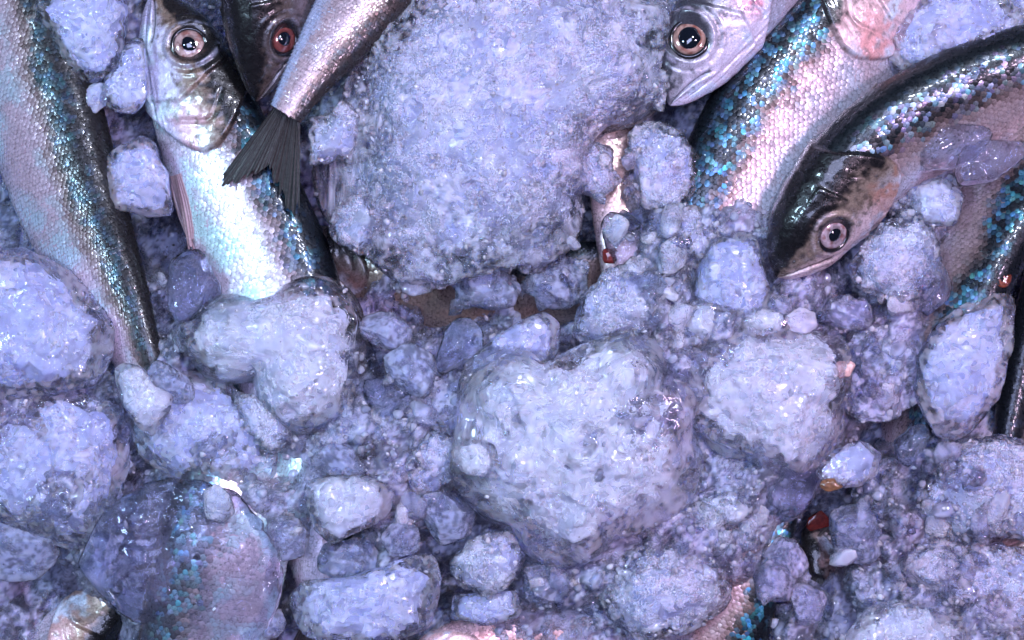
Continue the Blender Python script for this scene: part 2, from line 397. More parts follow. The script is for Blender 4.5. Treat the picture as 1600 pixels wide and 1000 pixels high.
def make_fish(name, label, fs, eye=True, iris=(.55, .42, .42), rim=(.012, .01, .012), pectoral=None, tail=True, scale=(6.2, 7.0), tail_kw=None, res=(140, 110, 104), pup=.46):
    root = bpy.data.objects.new(name, None); COL.objects.link(root); root.empty_display_size = .02
    tag(root, label, 'fish', 'fish lying on the ice')
    org = fs.q[450, :3]; root.location = org*S
    inv = Matrix.Translation(-Vector(org*S))
    def part(n, V, F, mat, C=None, parent=root, **k):
        o = mesh_obj(n, np.asarray(V)-org, F, mat, parent, C, **k); return o
    V, F, C = fs.body(*res); part('body', V, F, M_SKIN, C)
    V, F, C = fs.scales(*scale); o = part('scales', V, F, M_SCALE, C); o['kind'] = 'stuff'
    if eye:
        a = math.acos(fs.ve); pos, n, t, h = fs.eval(np.array([fs.ue*fs.HL]), np.array([a])); pos, n = pos[0], n[0]
        n = n+np.array([0, 0, .35]); n /= np.linalg.norm(n); c = pos-n*6; R = fs.er
        V, F = torus(c+n*1, n, R*.95, R*.14, 1.0); e = part('eye', V, F, M_EYE, np.tile(rim, (len(V), 1)))
        V, F = dome(c, n, R*.92, .34); rad = np.linalg.norm((V-c)-((V-c)@n)[:, None]*n, axis=1)/R
        ncol = fbm(V/6+fs.seed*3, 3); I = np.array(iris)[None]*(1-.75*sstep(.0, .55, fbm(V/11+fs.seed*5, 3))[:, None]*np.array([[.55, .85, .9]]))
        cc = I*(1+.5*ncol)[:, None]*(1-.55*sstep(.70, .9, rad))[:, None]*(1-.45*sstep(.56, .5, rad))[:, None]
        part('iris', V, F, M_EYE, cc, e)
        V, F = dome(c+n*R*.20, n, R*pup, .42); V = V+(V-(c+n*R*.2))*(.18*perlin(V/16+fs.seed*2))[:, None]; part('pupil', V, F, M_PUPIL, None, e)
    if tail:
        c, h, t, D, Fv = fs.frame(np.array([fs.len])); kw = dict(length=fs.q[:, 3].max()*1.5, spread=1.1, base=h[0]*1.7)
        kw.update(tail_kw or {}); dr = kw.pop('direc', t[0])
        V, F, C = fan_fin(c[0]-t[0]*6, dr, **kw); part('tail_fin', V, F, M_FIN, C)
    if pectoral:
        u, v, dr, ln, wd, dk, tp = pectoral
        pos, n, t, h = fs.eval(np.array([u*fs.HL]), np.array([math.acos(v)]))
        V, F, C = fan_fin(pos[0]+n[0]*3, np.array(dr, float), ln, .10, wd, notch=-.0, rays=8, dark=dk, tip=tp, up=n[0], droop=0)
        q = V-(pos[0]+n[0]*3); dn = np.array(dr, float)/np.linalg.norm(dr); x = np.clip((q@dn)/ln, 0, 1)
        sd = np.cross(n[0], dn); sd /= np.linalg.norm(sd); y = q@sd
        V = V-sd[None]*(y*(1-np.clip(1.15-x**2*1.1, .06, 1)))[:, None]
        part('pectoral_fin', V, F, M_FIN, C)
    return root

# ---- the fish, snout first
make_fish('fish', 'long scaly fish along the left edge with dark back and bluish silver belly',
    Fish([(-50, -420, 10, 60), (-25, -250, 10, 95), (15, -60, 10, 100), (42, 80, 10, 100), (78, 220, 10, 100), (118, 340, 10, 90), (165, 440, 14, 68), (206, 535, 10, 46), (245, 640, -10, 32), (262, 700, -24, 26)],
         HL=250, side=-1, roll=21, seed=1, p=pal(cyan=.6, silver=(.66, .88, 1.0), side=(.74, .58, .68), mid=(.34, .24, .23), back=(.035, .034, .036), teal=.2)), scale=(6.2, 6.6), res=(60, 112, 93))
make_fish('fish', 'silver fish with big dark eye and head at top, black tail fin lying across it',
    Fish([(240, -12, 4, 34), (268, 50, 6, 56), (300, 130, 8, 74), (338, 225, 8, 88), (376, 315, 6, 97), (428, 450, 0, 102), (470, 600, -12, 94), (490, 740, -20, 74), (500, 880, -24, 46), (505, 960, -34, 26)],
         HL=268, side=-1, roll=6, seed=2, u_eye=.40, v_eye=.42, eye_r=27,
         p=pal(cyan=1.0, silver=(.74, .95, 1.0), side=(.84, .80, .92), cheek=(.24, .17, .13), gill=(.66, .42, .46), jaw=(.62, .62, .80))), scale=(7.0, 7.4), iris=(.44, .31, .29),
    pectoral=(1.04, -.80, (24, -105, -4), 110, 26, (.16, .10, .10), (.45, .30, .34)))
make_fish('fish', 'dark brown fish head with red eye pointing down at top left, beside the scaly tail',
    Fish([(400, 158, 62, 26), (410, 100, 70, 46), (418, 30, 74, 66), (424, -60, 74, 80), (430, -200, 66, 88), (440, -400, 50, 86), (440, -600, 30, 50), (440, -690, 26, 28)],
         HL=240, side=-1, roll=48, thick=.62, seed=3, u_eye=.40, v_eye=-.02, eye_r=24,
         p=pal(crown=(.012, .011, .012), cheek=(.10, .075, .065), gill=(.3, .14, .14), jaw=(.22, .18, .2), silver=(.3, .28, .34))), scale=(7.0, 7.0), iris=(.17, .05, .045))
make_fish('fish', 'pinkish scaly fish coming in from the top with black forked tail fin',
    Fish([(1000, -520, 30, 60), (860, -360, 40, 84), (720, -195, 60, 88), (622, -72, 80, 76), (552, 22, 90, 60), (488, 110, 92, 38), (446, 178, 90, 25)],
         HL=200, side=-1, roll=-4, thick=.58, seed=4, p=pal(mid=(.36, .24, .22), side=(.60, .46, .50), belly=(.62, .70, .95), back=(.06, .05, .05), cyan=.25, teal=.1)),
    scale=(5.9, 6.2), res=(40, 96, 93),
    tail_kw=dict(direc=np.array([-.34, -.93, -.14]), length=156, spread=.66, base=40, notch=.46, rays=22, dark=(.004, .004, .004), tip=(.022, .016, .015), seed=3, sharp=.9))
make_fish('fish', 'silver fish head with dark round eye at top right, chin pointing down',
    Fish([(1046, 164, 66, 36), (1080, 100, 66, 56), (1125, 35, 66, 68), (1185, -50, 62, 80), (1290, -190, 50, 92), (1420, -370, 40, 92), (1560, -560, 30, 60), (1640, -670, 26, 28)],
         HL=245, side=-1, roll=6, seed=5, u_eye=.385, v_eye=.46, eye_r=29,
         p=pal(crown=(.06, .06, .075), cheek=(.34, .32, .38), gill=(.62, .22, .28), jaw=(.74, .66, .82), silver=(.66, .74, .95))), scale=(7.0, 7.0), iris=(.38, .23, .19), pup=.58)
make_fish('fish', 'large fish with teal back and white flank right of the silver head',
    Fish([(1452, -118, 6, 46), (1405, -55, 8, 78), (1345, 25, 10, 104), (1285, 105, 10, 116), (1222, 190, 8, 118), (1158, 305, 0, 110), (1098, 430, -30, 88), (1040, 560, -60, 60), (1010, 640, -64, 30)],
         HL=250, side=1, roll=12, seed=6, p=pal(teal=.8, back2=(.07, .40, .52), cyan=.45, silver=(.66, .82, 1.0), side=(.72, .58, .66), gill=(.72, .34, .34), cheek=(.6, .42, .42), jaw=(.7, .5, .55))),
    scale=(7.0, 7.4), pectoral=(1.02, -.74, (-64, -88, -6), 120, 34, (.10, .08, .08), (.34, .24, .26)))
make_fish('fish', 'dark headed fish with pale eye and brown snout on the right',
    Fish([(1214, 432, 56, 48), (1252, 380, 60, 66), (1298, 318, 62, 80), (1356, 256, 60, 92), (1432, 204, 52, 98), (1525, 160, 42, 98), (1640, 118, 30, 90), (1800, 66, 20, 66), (1960, 20, 16, 28)],
         HL=238, side=-1, roll=36, seed=7, u_eye=.41, v_eye=.02, eye_r=27, thick=.56,
         p=pal(teal=1.0, back2=(.20, .52, .64), back=(.014, .020, .024), crown=(.009, .009, .010), cheek=(.26, .20, .16), gill=(.46, .24, .18), jaw=(.70, .54, .54), side=(.58, .44, .46), belly=(.66, .50, .56), cyan=.4)),
    scale=(7.4, 7.8), iris=(.46, .36, .40), pup=.42)
make_fish('fish', 'black backed fish with teal scales running under the almond shaped ice at right',
    Fish([(1790, -90, 0, 40), (1730, 20, 4, 72), (1650, 150, 8, 96), (1572, 290, 10, 98), (1508, 410, 6, 92), (1462, 520, -6, 80), (1425, 640, -30, 56), (1400, 740, -50, 28)],
         HL=230, side=-1, roll=52, seed=8, p=pal(teal=.75, back2=(.06, .36, .46), side=(.50, .38, .40), belly=(.58, .44, .5), cyan=.2)), scale=(7.0, 7.4), res=(50, 96, 93))
make_fish('fish', 'black fish back at the far right edge beside the almond shaped ice',
    Fish([(1760, 80, -50, 40), (1720, 220, -40, 60), (1670, 380, -34, 70), (1625, 540, -34, 68), (1590, 680, -44, 50), (1570, 780, -60, 26)],
         HL=200, side=1, roll=40, seed=9, p=pal(teal=.15, side=(.2, .16, .18))), res=(40, 72, 76))
make_fish('fish', 'silver scaled fish seen through the clear ice block at bottom left',
    Fish([(235, 1270, -20, 40), (275, 1150, -4, 80), (318, 1000, 36, 98), (346, 880, 44, 100), (368, 780, 10, 90), (392, 670, -44, 66), (415, 560, -50, 30)],
         HL=230, side=-1, roll=18, seed=10, p=pal(teal=1.0, back2=(.16, .56, .66), back=(.10, .11, .14), cyan=1.0, silver=(.75, .95, 1.0), side=(.86, .70, .76), mid=(.40, .34, .38))), scale=(7.0, 7.8), res=(40, 88, 85))
make_fish('fish', 'fish with bright teal stripe half buried at the bottom edge right of centre',
    Fish([(1085, 1240, -20, 40), (1105, 1120, -10, 66), (1128, 990, 4, 70), (1160, 890, -6, 62), (1200, 800, -30, 46), (1230, 720, -50, 24)],
         HL=200, side=1, roll=16, seed=11, p=pal(teal=.95, back2=(.06, .50, .62), mid=(.20, .13, .10), side=(.66, .40, .40), cyan=.1)), res=(40, 72, 76))
make_fish('fish', 'pale orange fish belly buried upright beside the large ice block',
    Fish([(950, 60, -50, 30), (955, 150, -10, 44), (964, 240, 2, 50), (975, 330, 8, 52), (990, 430, 0, 50), (1005, 530, -50, 38), (1012, 590, -60, 20)],
         HL=140, side=-1, roll=-18, seed=12, p=pal(side=(.50, .34, .30), mid=(.32, .20, .17), belly=(.60, .46, .46), cyan=.05, teal=.0, back=(.12, .07, .06))), res=(40, 72, 76))
make_fish('fish', 'dark fish with teal glints deep between the large fish and the frosted ice',
    Fish([(1560, -180, -50, 40), (1490, -70, -40, 62), (1420, 50, -36, 66), (1350, 160, -40, 64), (1280, 280, -56, 50), (1230, 370, -70, 26)],
         HL=190, side=1, roll=30, seed=13, p=pal(teal=.5, side=(.18, .15, .17))), res=(40, 72, 76))
make_fish('fish', 'brown fish lying deep in the shade under the large ice block',
    Fish([(430, 380, -90, 36), (520, 415, -74, 60), (640, 450, -60, 66), (770, 462, -48, 68), (880, 440, -36, 62), (970, 400, -50, 28)],
         HL=170, side=-1, roll=10, seed=14, p=pal(side=(.26, .18, .15), mid=(.18, .12, .10), belly=(.3, .22, .2), cyan=.05, teal=.05, cheek=(.16, .11, .09), jaw=(.24, .18, .17), gill=(.25, .14, .12))), res=(60, 72, 76))
make_fish('fish', 'pink and orange fish showing in the gap at the bottom edge in the middle',
    Fish([(640, 1120, -20, 34), (700, 1040, -10, 58), (780, 1012, -44, 56), (880, 1000, -48, 54), (980, 965, -56, 40), (1060, 915, -50, 22)],
         HL=170, side=1, roll=-10, seed=15, p=pal(side=(.68, .40, .38), mid=(.48, .26, .20), belly=(.76, .56, .58), jaw=(.74, .5, .5), cheek=(.5, .3, .24), gill=(.66, .28, .28), cyan=.1, teal=.05, back=(.16, .10, .09))), res=(60, 72, 76))
make_fish('fish', 'brown and black fish head in the dark hole at the bottom left corner',
    Fish([(205, 905, -70, 30), (160, 950, -84, 46), (100, 1010, -76, 58), (30, 1080, -70, 62), (-60, 1160, -44, 54), (-140, 1230, -50, 26)],
         HL=170, side=-1, roll=10, seed=16, u_eye=.4, v_eye=.2, eye_r=1, p=pal(cheek=(.30, .20, .15), jaw=(.44, .30, .26), side=(.36, .34, .42))), eye=False, res=(70, 64, 76), iris=(.3, .2, .15))
make_fish('fish', 'brown fish snout poking out of the ice at the right edge low down',
    Fish([(1556, 858, 8, 18), (1590, 856, 14, 32), (1640, 852, 16, 46), (1720, 850, 10, 54), (1840, 850, 0, 50), (1960, 850, -10, 24)],
         HL=150, side=1, roll=0, seed=17, u_eye=.42, v_eye=.3, eye_r=15, p=pal(cheek=(.26, .16, .13), jaw=(.5, .3, .3), side=(.5, .36, .36))), res=(60, 56, 76), iris=(.3, .2, .15))
make_fish('fish', 'reddish brown fish deep in the bottom gap between crushed ice right of centre',
    Fish([(1262, 812, -96, 20), (1284, 860, -92, 36), (1300, 930, -90, 44), (1310, 1030, -90, 50), (1316, 1140, -66, 46), (1320, 1230, -70, 22)],
         HL=150, side=1, roll=10, seed=18, u_eye=.45, eye_r=1, p=pal(cheek=(.16, .10, .09), jaw=(.3, .2, .2), side=(.24, .18, .18))), eye=False, res=(60, 56, 68), iris=(.2, .1, .08))

# ------------------------------------------------------------------ lumps of ice
_ICO = {}
def ico(n):
    if n not in _ICO:
        bm = bmesh.new(); bmesh.ops.create_icosphere(bm, subdivisions=n, radius=1)
        V = np.array([v.co[:] for v in bm.verts]); F = np.array([[v.index for v in f.verts] for f in bm.faces]); bm.free(); _ICO[n] = (V, F)
    return _ICO[n]
def lump_mesh(poly, z, half, style, mat, n=6, seed=0, flat=.75, tilt=(0, 0), lobes=(), coarse=0):
    poly = np.array([P(x, y, z)[:2] for x, y in poly]); c = poly.mean(0)
    # area centroid
    q = np.roll(poly, -1, 0); cr = poly[:, 0]*q[:, 1]-q[:, 0]*poly[:, 1]; A = cr.sum()/2
    c = ((poly+q)*cr[:, None]).sum(0)/(6*A)
    th = np.linspace(-np.pi, np.pi, 361); r = np.zeros(361)
    for i, t in enumerate(th):
        d = np.array([math.cos(t), math.sin(t)]); best = 0
        for a, b in zip(poly-c, q-c):
            e = b-a; den = d[0]*e[1]-d[1]*e[0]
            if abs(den) < 1e-9: continue
            tt = (a[0]*e[1]-a[1]*e[0])/den; uu = (a[0]*d[1]-a[1]*d[0])/den
            if tt > 0 and -1e-6 <= uu <= 1+1e-6: best = max(best, tt)
        r[i] = best
    k = np.exp(-.5*(np.arange(-9, 10)/3.2)**2); k /= k.sum()
    r = np.convolve(np.concatenate([r[-10:-1], r, r[1:10]]), k, 'same')[9:-9]
    Rm = r.mean(); n = (n if n < 5 else 5 if Rm < 58 else 6 if Rm < 180 else 7)-coarse
    V, F = ico(n); V = V+np.array([0, 0, .5]); V = V/np.linalg.norm(V, axis=1)[:, None]; x, y, zz = V.T      # finer on the upper side
    rho = np.hypot(x, y); t = np.arctan2(y, x); R = np.interp(t, th, r)
    rad = (R*(1.06 if style == 'clear' else 1.0)+5)*rho**.85
    top = np.sign(zz)*np.abs(zz)**flat*half
    p = np.stack([c[0]+rad*np.cos(t), c[1]+rad*np.sin(t), z+top+tilt[0]*(rad*np.cos(t))+tilt[1]*(rad*np.sin(t))], 1)
    nn = np.stack([x/max(Rm, 1), y/max(Rm, 1), np.sign(zz)*np.abs(zz)**.6/half], 1); nn /= np.linalg.norm(nn, axis=1)[:, None]
    o = seed*13.7
    inner = sstep(1.0, .8, rho); sz = min(1.0, Rm/70)
    d = half*.12*fbm(p/(Rm*.9)+o, 2)
    C3 = np.array([c[0], c[1], z-half*.5]); v3 = p-C3; r0 = np.linalg.norm(v3, axis=1); dr = v3/(r0[:, None]+1e-9)
    balls = [(*P(lx, ly, z+half)[:2], z+half*.8+lh*.6-lr, lr) for lx, ly, lr, lh in lobes]
    rb = np.random.default_rng(seed+100); nb = {'white': 8, 'frost': 11, 'clear': 3, 'grey': 0}[style] if Rm > 22 and not lobes else 0
    for q_ in range(nb):
        t_ = 2*math.pi*(q_+rb.uniform(-.4, .4))/nb; Rt = float(np.interp((t_+np.pi) % (2*np.pi)-np.pi, th, r)); fr_ = rb.uniform(.30, .68); br = Rt*rb.uniform(.30, .44)
        balls.append((c[0]+Rt*fr_*math.cos(t_), c[1]+Rt*fr_*math.sin(t_), z+half*rb.uniform(.85, 1.3)-br, br))
    jit = 1+.05*perlin(p/30+o)
    for bx, by, bz, br in balls:
        b3 = np.array([bx, by, bz])-C3; bd = dr@b3; disc = bd*bd-(b3@b3-(br*jit)**2)
        t_ = np.where(disc > 0, bd+np.sqrt(np.clip(disc, 0, None)), 0)
        hh_ = np.clip(6-np.abs(t_-r0), 0, 6); r0 = np.maximum(r0, t_)+hh_*hh_/24
    p = C3+dr*r0[:, None]; v3 = p-C3                                     # broken faces
    for q_ in range({'white': 4, 'frost': 6, 'clear': 13, 'grey': 7}[style] if Rm > 10 else 0):
        a_, e_ = rb.uniform(0, 2*math.pi), math.asin(rb.uniform(.25 if style == 'clear' else .62, .98)); nv = np.array([math.cos(a_)*math.cos(e_), math.sin(a_)*math.cos(e_), math.sin(e_)])
        dn = v3@nv; cut = dn.max()*rb.uniform(*((.68, .90) if style == 'clear' else (.74, .93))); v3 = v3*np.where(dn > cut, cut/np.maximum(dn, 1e-6), 1)[:, None]
    p = C3+v3
    wob = np.stack([perlin(p/24+o), perlin(p/24+o+31), perlin(p/24+o+67)], 1)
    if style == 'white':
        d += 7*sz*(bub(p/(92*sz)+o+.3*wob)-.6)*(.4+.6*inner)+3.5*sz*(bub(p/(44*sz)+o+.3*wob)-.6)*sstep(-.1, .4, fbm(p/70+o, 2))
        d += .9*sz*fbm(p/14+o, 2)*(.4+.6*inner)+3*sstep(.2, .6, fbm(p/50+o+5, 2))*(bub(p/12+o+.3*wob)-.6)
    elif style == 'frost':
        d += 9*sz*(bub(p/(58*sz)+o+.35*wob)-.6)+8*sz*(bub(p/(24*sz)+o+.35*wob)-.6)+5*(bub(p/12+o+.3*wob)-.6)*sstep(-.4, .2, fbm(p/60+o+2, 2))
        d += 1.2*fbm(p/5+o, 2)
    elif style == 'clear':
        d += 3*sz*(bub(p/(46*sz)+o+.4*wob)-.6)+2*sz*(bub(p/(20*sz)+o+.4*wob)-.6)
        d += 1.2*sz*fbm(p/11+o, 2)
    elif style == 'grey':
        d += 7*sz*fbm(p/55+o, 2)+4*sz*(bub(p/(40*sz)+o+.4*wob)-.6)*sstep(-.1, .4, fbm(p/80+o, 2))+1.0*sz*fbm(p*np.array([1/26, 1/9, 1/12])+o, 2)+.6*sstep(.0, .4, fbm(p/50+o, 2))*fbm(p/5+o, 2)
    p = p+nn*d[:, None]
    return p, F, clear_edges(milk_of(p, mat, o), p, F)
def shard_mesh(pts, nrm, rmin, rmax, seed, mlo=.08, mhi=.75):
    """small broken crystals sitting on a surface: flat facets, 20 triangles each"""
    r_ = np.random.default_rng(seed); V0, F0 = ico(1); n = len(pts); r = rmin+(rmax-rmin)*r_.random(n)**2
    ax = r_.uniform(.45, 1.15, (n, 1, 3)); rot = np.linalg.qr(r_.normal(size=(n, 3, 3)))[0]
    rot[np.linalg.det(rot) < 0] *= -1
    loc = V0[None]*ax*r_.uniform(.75, 1.2, (n, len(V0), 1))*r[:, None, None]
    V = np.einsum('nij,nvj->nvi', rot, loc)+(pts-nrm*(r*.22)[:, None])[:, None]
    F = F0[None]+len(V0)*np.arange(n)[:, None, None]
    return V.reshape(-1, 3), F.reshape(-1, 3), (np.repeat(mlo+(mhi-mlo)*r_.random(n), len(V0)), np.zeros(n*len(V0)))
def crust(o, V, F, kind, seed):
    """the grains frozen onto a lump, one part of it"""
    per, lim, rm = {'frost': (120, -.3, 8.5), 'clear': (420, .0, 5.5), 'white': (150, .30, 6), 'grey': (150, .30, 6), 'slush': (190, -.2, 8), 'glass': (9000, .9, 5), 'shell': (260, .55, 5), 'crust': (240, .0, 7)}[kind]
    t = V[F]; cr_ = np.cross(t[:, 1]-t[:, 0], t[:, 2]-t[:, 0]); A = np.linalg.norm(cr_, axis=1)/2; nz = cr_/(2*A[:, None]+1e-9); r_ = np.random.default_rng(seed)
    w = A*(nz[:, 2] > .15); n = int(w.sum()/per)
    if n < 3: return
    i = r_.choice(len(F), n, p=w/w.sum()); p = t[i].mean(1); k = fbm(p/42+seed*3.3, 2) > lim; p, nn = p[k], nz[i][k]
    if len(p) < 3: return
    base = np.array(o.location)/S if o.location.length else 0
    SV, SF, m = shard_mesh(p, nn, 2.2, rm, seed, *((.4, .8) if kind in ('white', 'grey', 'shell') else (.15, .72) if kind in ('frost', 'slush', 'crust', 'white', 'grey') else (.08, .5)))
    g = mesh_obj('frozen_grains', SV-base, SF, ICE['clear' if kind in ('clear', 'glass') else 'frost'], o, smooth=seed % 3 != 0); set_milk(g, m); g['kind'] = 'stuff'
def core_material(name, lo, hi):
    m, nt, b = new_mat(name); b.inputs['Roughness'].default_value = .5; b.inputs['Specular IOR Level'].default_value = .2
    n = noise_tex(nt, 60, 2, .6); nt.links.new(nt.nodes.new('ShaderNodeNewGeometry').outputs['Position'], n.inputs['Vector']); rp = nt.nodes.new('ShaderNodeValToRGB')
    rp.color_ramp.elements[0].position = .28; rp.color_ramp.elements[0].color = (*lo, 1); rp.color_ramp.elements[1].position = .62; rp.color_ramp.elements[1].color = (*hi, 1)
    nt.links.new(n.outputs[0], rp.inputs[0]); nt.links.new(rp.outputs[0], b.inputs['Base Color']); return m
CORE = {'white': core_material('cloudy_white_core', (.80, .84, 1), (.95, .96, 1)), 'grey': core_material('cloudy_blue_core', (.56, .61, .94), (.74, .78, 1)), 'frost': core_material('cloudy_crusty_core', (.60, .64, .95), (.90, .92, 1))}
def core(o, V, F, seed, kind, k=.84):
    """the cloudy white heart of a clear lump"""
    c = V.mean(0); c[2] = V[:, 2].min()*.5+V[:, 2].max()*.5-4; q = c+(V-c)*k
    n = fbm(V/26+seed*1.9, 3); q = c+(q-c)*(1+.16*n)[:, None]-np.array([0, 0, 4.0])
    g = mesh_obj('cloudy_core', q-np.array(o.location)/S, F, CORE[kind], o)
def lump(label, poly, z, half, style, n=6, group=None, mat=None, cat='ice', name='ice_lump', **k):
    lump.i += 1
    half = half*.8; V, F, mk = lump_mesh(poly, z, half, style, mat or style, n, seed=lump.i, **k)
    cored = (mat or style) if (mat or style) in CORE and np.ptp(V[:, 0]) > 60 else None
    if cored:
        mat = 'crust' if cored == 'frost' else 'shell'; mk = clear_edges(milk_of(V, mat, lump.i*13.7), V, F)
    o = mesh_obj(name, V, F, ICE[mat or style]); set_milk(o, mk); recenter(o); tag(o, label, cat, group); crust(o, V, F, mat or style, lump.i)
    if cored:
        V, F, _ = lump_mesh(poly, z, half, style, mat, n, seed=lump.i, coarse=1, **k); core(o, V, F, lump.i, cored, .78 if cored == 'frost' else .74)
    return o
lump.i = 0
# upper left
lump('grey blue ice block at the top between the left edge fish and the silver head', [(62, -40), (60, 20), (58, 60), (75, 88), (105, 115), (150, 124), (178, 112), (195, 82), (190, 40), (186, -40)], 62, 40, 'grey')
lump('pointed wedge of ice leaning against the silver fish head at top left', [(217, 40), (226, 80), (226, 150), (208, 176), (180, 172), (162, 152), (170, 122), (190, 95), (205, 60)], 60, 26, 'grey')
lump('small ice knob left of the pointed wedge on the dark scales', [(130, 145), (148, 132), (166, 134), (164, 158), (150, 172), (133, 165)], 56, 14, 'grey', n=5)
lump('squarish ice cube between the left edge fish and the pectoral fin', [(163, 252), (190, 232), (220, 222), (240, 228), (258, 275), (266, 335), (220, 330), (178, 322), (170, 290)], 52, 30, 'grey', flat=.55)
lump('largest rough ice block at the top centre of the pile', [(680, -70), (622, 24), (560, 98), (502, 170), (482, 260), (508, 318), (548, 352), (572, 400), (610, 420), (640, 404), (690, 442), (722, 434), (765, 412), (800, 420), (822, 388), (868, 352), (888, 318), (918, 292), (912, 262), (905, 238), (940, 192), (980, 165), (1012, 130), (1040, 92), (1050, 40), (1038, -10), (1000, -70), (800, -110)], 80, 54, 'frost', n=7, flat=.5, lobes=[(860, 60, 170, 34), (640, 150, 110, 24), (740, 290, 140, 36), (560, 270, 90, 22), (960, 100, 90, 26), (830, 330, 80, 26), (650, 360, 80, 24), (720, 60, 100, 22)])
for lab, x, y, r, z in [('rough ice knob frozen to the left side of the largest block', 520, 215, 52, 62), ('crumbly ice knob at the lower left corner of the largest block', 566, 350, 50, 56), ('crumbly ice knob under the lower edge of the largest block', 665, 418, 54, 52),
        ('rough ice knob at the lower right edge of the largest block', 826, 384, 52, 58), ('rough ice knob on the right shoulder of the largest block', 918, 262, 46, 62), ('rough ice knob at the far right tip of the largest block', 1008, 130, 44, 70), ('brownish clear ice right below the largest block', 868, 440, 48, 34), ('clear ice crust low on the bottom edge of the largest block', 750, 446, 50, 40)]:
    rr_ = np.random.default_rng(int(x)); lump(lab, [(x+r*(1+.45*rr_.uniform(-1, 1))*math.cos(t), y+r*.8*(1+.45*rr_.uniform(-1, 1))*math.sin(t)) for t in np.linspace(0, 2*math.pi, 11, endpoint=False)], z, 34, 'clear' if 'clear' in lab else 'frost')
# left
lump('broad rounded ice dome on the left edge below the left fish', [(-70, 420), (0, 392), (50, 394), (110, 424), (150, 460), (172, 510), (176, 555), (160, 595), (120, 606), (60, 613), (0, 626), (-70, 610)], 60, 46, 'grey', n=6, mat='grey')
lump('wide blue ice slab on the left edge under the rounded dome', [(-60, 660), (0, 640), (60, 612), (110, 612), (185, 640), (205, 690), (206, 745), (185, 800), (140, 852), (100, 862), (50, 840), (0, 800), (-60, 780)], 34, 42, 'frost', n=6, mat='grey')
lump('small white tooth shaped ice chunk below the left dome', [(178, 580), (192, 570), (220, 578), (245, 605), (266, 620), (262, 640), (248, 662), (236, 682), (215, 660), (193, 622)], 84, 20, 'white')
lump('small clear ice chip behind the white tooth shaped chunk', [(226, 575), (250, 568), (285, 590), (306, 604), (304, 618), (285, 629), (258, 628), (240, 602)], 72, 15, 'clear', n=5)
lump('smooth blue sloping ice slab right of the tooth shaped chunk', [(235, 600), (290, 580), (340, 588), (372, 612), (402, 660), (428, 702), (432, 742), (395, 764), (330, 758), (270, 746), (222, 720), (210, 690)], 36, 40, 'grey', n=6)
lump('bright white ice block covering the lower body of the silver fish', [(243, 530), (290, 502), (360, 498), (410, 472), (490, 457), (532, 470), (552, 502), (543, 560), (555, 612), (540, 642), (484, 666), (442, 652), (420, 612), (400, 568), (345, 562), (290, 556)], 70, 34, 'white', n=6, lobes=[(480, 510, 80, 30), (470, 600, 80, 28), (350, 530, 70, 18), (410, 520, 50, 30)])
lump('narrow ridge of crumbly ice below the bright white block', [(362, 612), (400, 624), (438, 656), (452, 690), (425, 704), (388, 668)], 56, 22, 'frost')
lump('big clear ice rock at bottom left with a silver fish showing through', [(96, 885), (115, 860), (180, 790), (232, 762), (300, 752), (368, 772), (422, 850), (442, 892), (430, 962), (385, 1004), (310, 1006), (240, 976), (180, 956), (108, 936)], 82, 34, 'grey', n=6, mat='glass')
lump('small white knob of ice on the top edge of the clear rock', [(322, 770), (338, 762), (355, 775), (362, 800), (345, 815), (326, 805)], 112, 12, 'white', n=5)
lump('clear purple ice at the left edge above the dark corner hole', [(-30, 800), (30, 806), (80, 850), (92, 880), (60, 912), (10, 905), (-30, 880)], 20, 28, 'clear')
# bottom middle
lump('smooth bluish ice heart shaped lump low and left of centre', [(481, 760), (500, 748), (560, 744), (600, 756), (613, 780), (600, 806), (560, 826), (520, 849), (496, 826), (483, 792)], 66, 28, 'white')
lump('clear oval ice piece directly above the heart shaped lump', [(483, 722), (515, 698), (552, 694), (568, 714), (562, 738), (520, 742)], 70, 20, 'clear')
lump('large egg shaped ice lump at the bottom edge left of centre', [(453, 935), (478, 908), (556, 902), (628, 882), (690, 853), (702, 878), (692, 930), (672, 980), (622, 998), (540, 1004), (480, 990), (458, 965)], 66, 46, 'grey', n=6)
lump('wet clear chip between the heart shaped lump and the egg shaped lump', [(597, 835), (622, 812), (648, 826), (650, 858), (612, 872)], 64, 17, 'clear', n=5)
lump('clear crumbly ice left of the egg shaped lump and below the heart', [(500, 860), (560, 840), (600, 866), (590, 898), (540, 902), (505, 890)], 44, 20, 'clear')
lump('rough clear ice right of the clear bottom left rock', [(415, 820), (452, 808), (480, 832), (470, 868), (440, 872)], 62, 20, 'clear')
lump('small clear chip at the bottom edge left of the egg shaped lump', [(414, 965), (434, 955), (444, 975), (432, 994), (414, 992)], 50, 12, 'clear', n=5)
# centre
lump('biggest white melting ice lump just below the centre', [(722, 640), (728, 618), (738, 588), (770, 568), (812, 565), (842, 582), (880, 556), (918, 536), (960, 526), (1000, 519), (1026, 545), (1032, 590), (1062, 590), (1087, 622), (1076, 680), (1083, 760), (1062, 800), (1000, 830), (960, 836), (936, 866), (890, 884), (842, 872), (815, 822), (768, 796), (722, 770), (708, 735), (714, 690)], 88, 46, 'white', n=7, flat=.6, lobes=[(800, 625, 84, 24), (985, 575, 62, 30), (900, 690, 120, 30), (800, 735, 90, 18), (1000, 735, 110, 22), (886, 812, 84, 16)])
lump('round white nodule stuck on the left rim of the biggest white lump', [(708, 708), (722, 692), (745, 690), (768, 698), (777, 722), (772, 744), (735, 738), (712, 724)], 118, 18, 'white', n=5)
lump('clear ice tongue above the biggest white lump', [(722, 605), (724, 575), (760, 540), (820, 502), (850, 490), (874, 512), (870, 552), (845, 582), (800, 566), (765, 590), (738, 622)], 56, 32, 'grey', n=6)
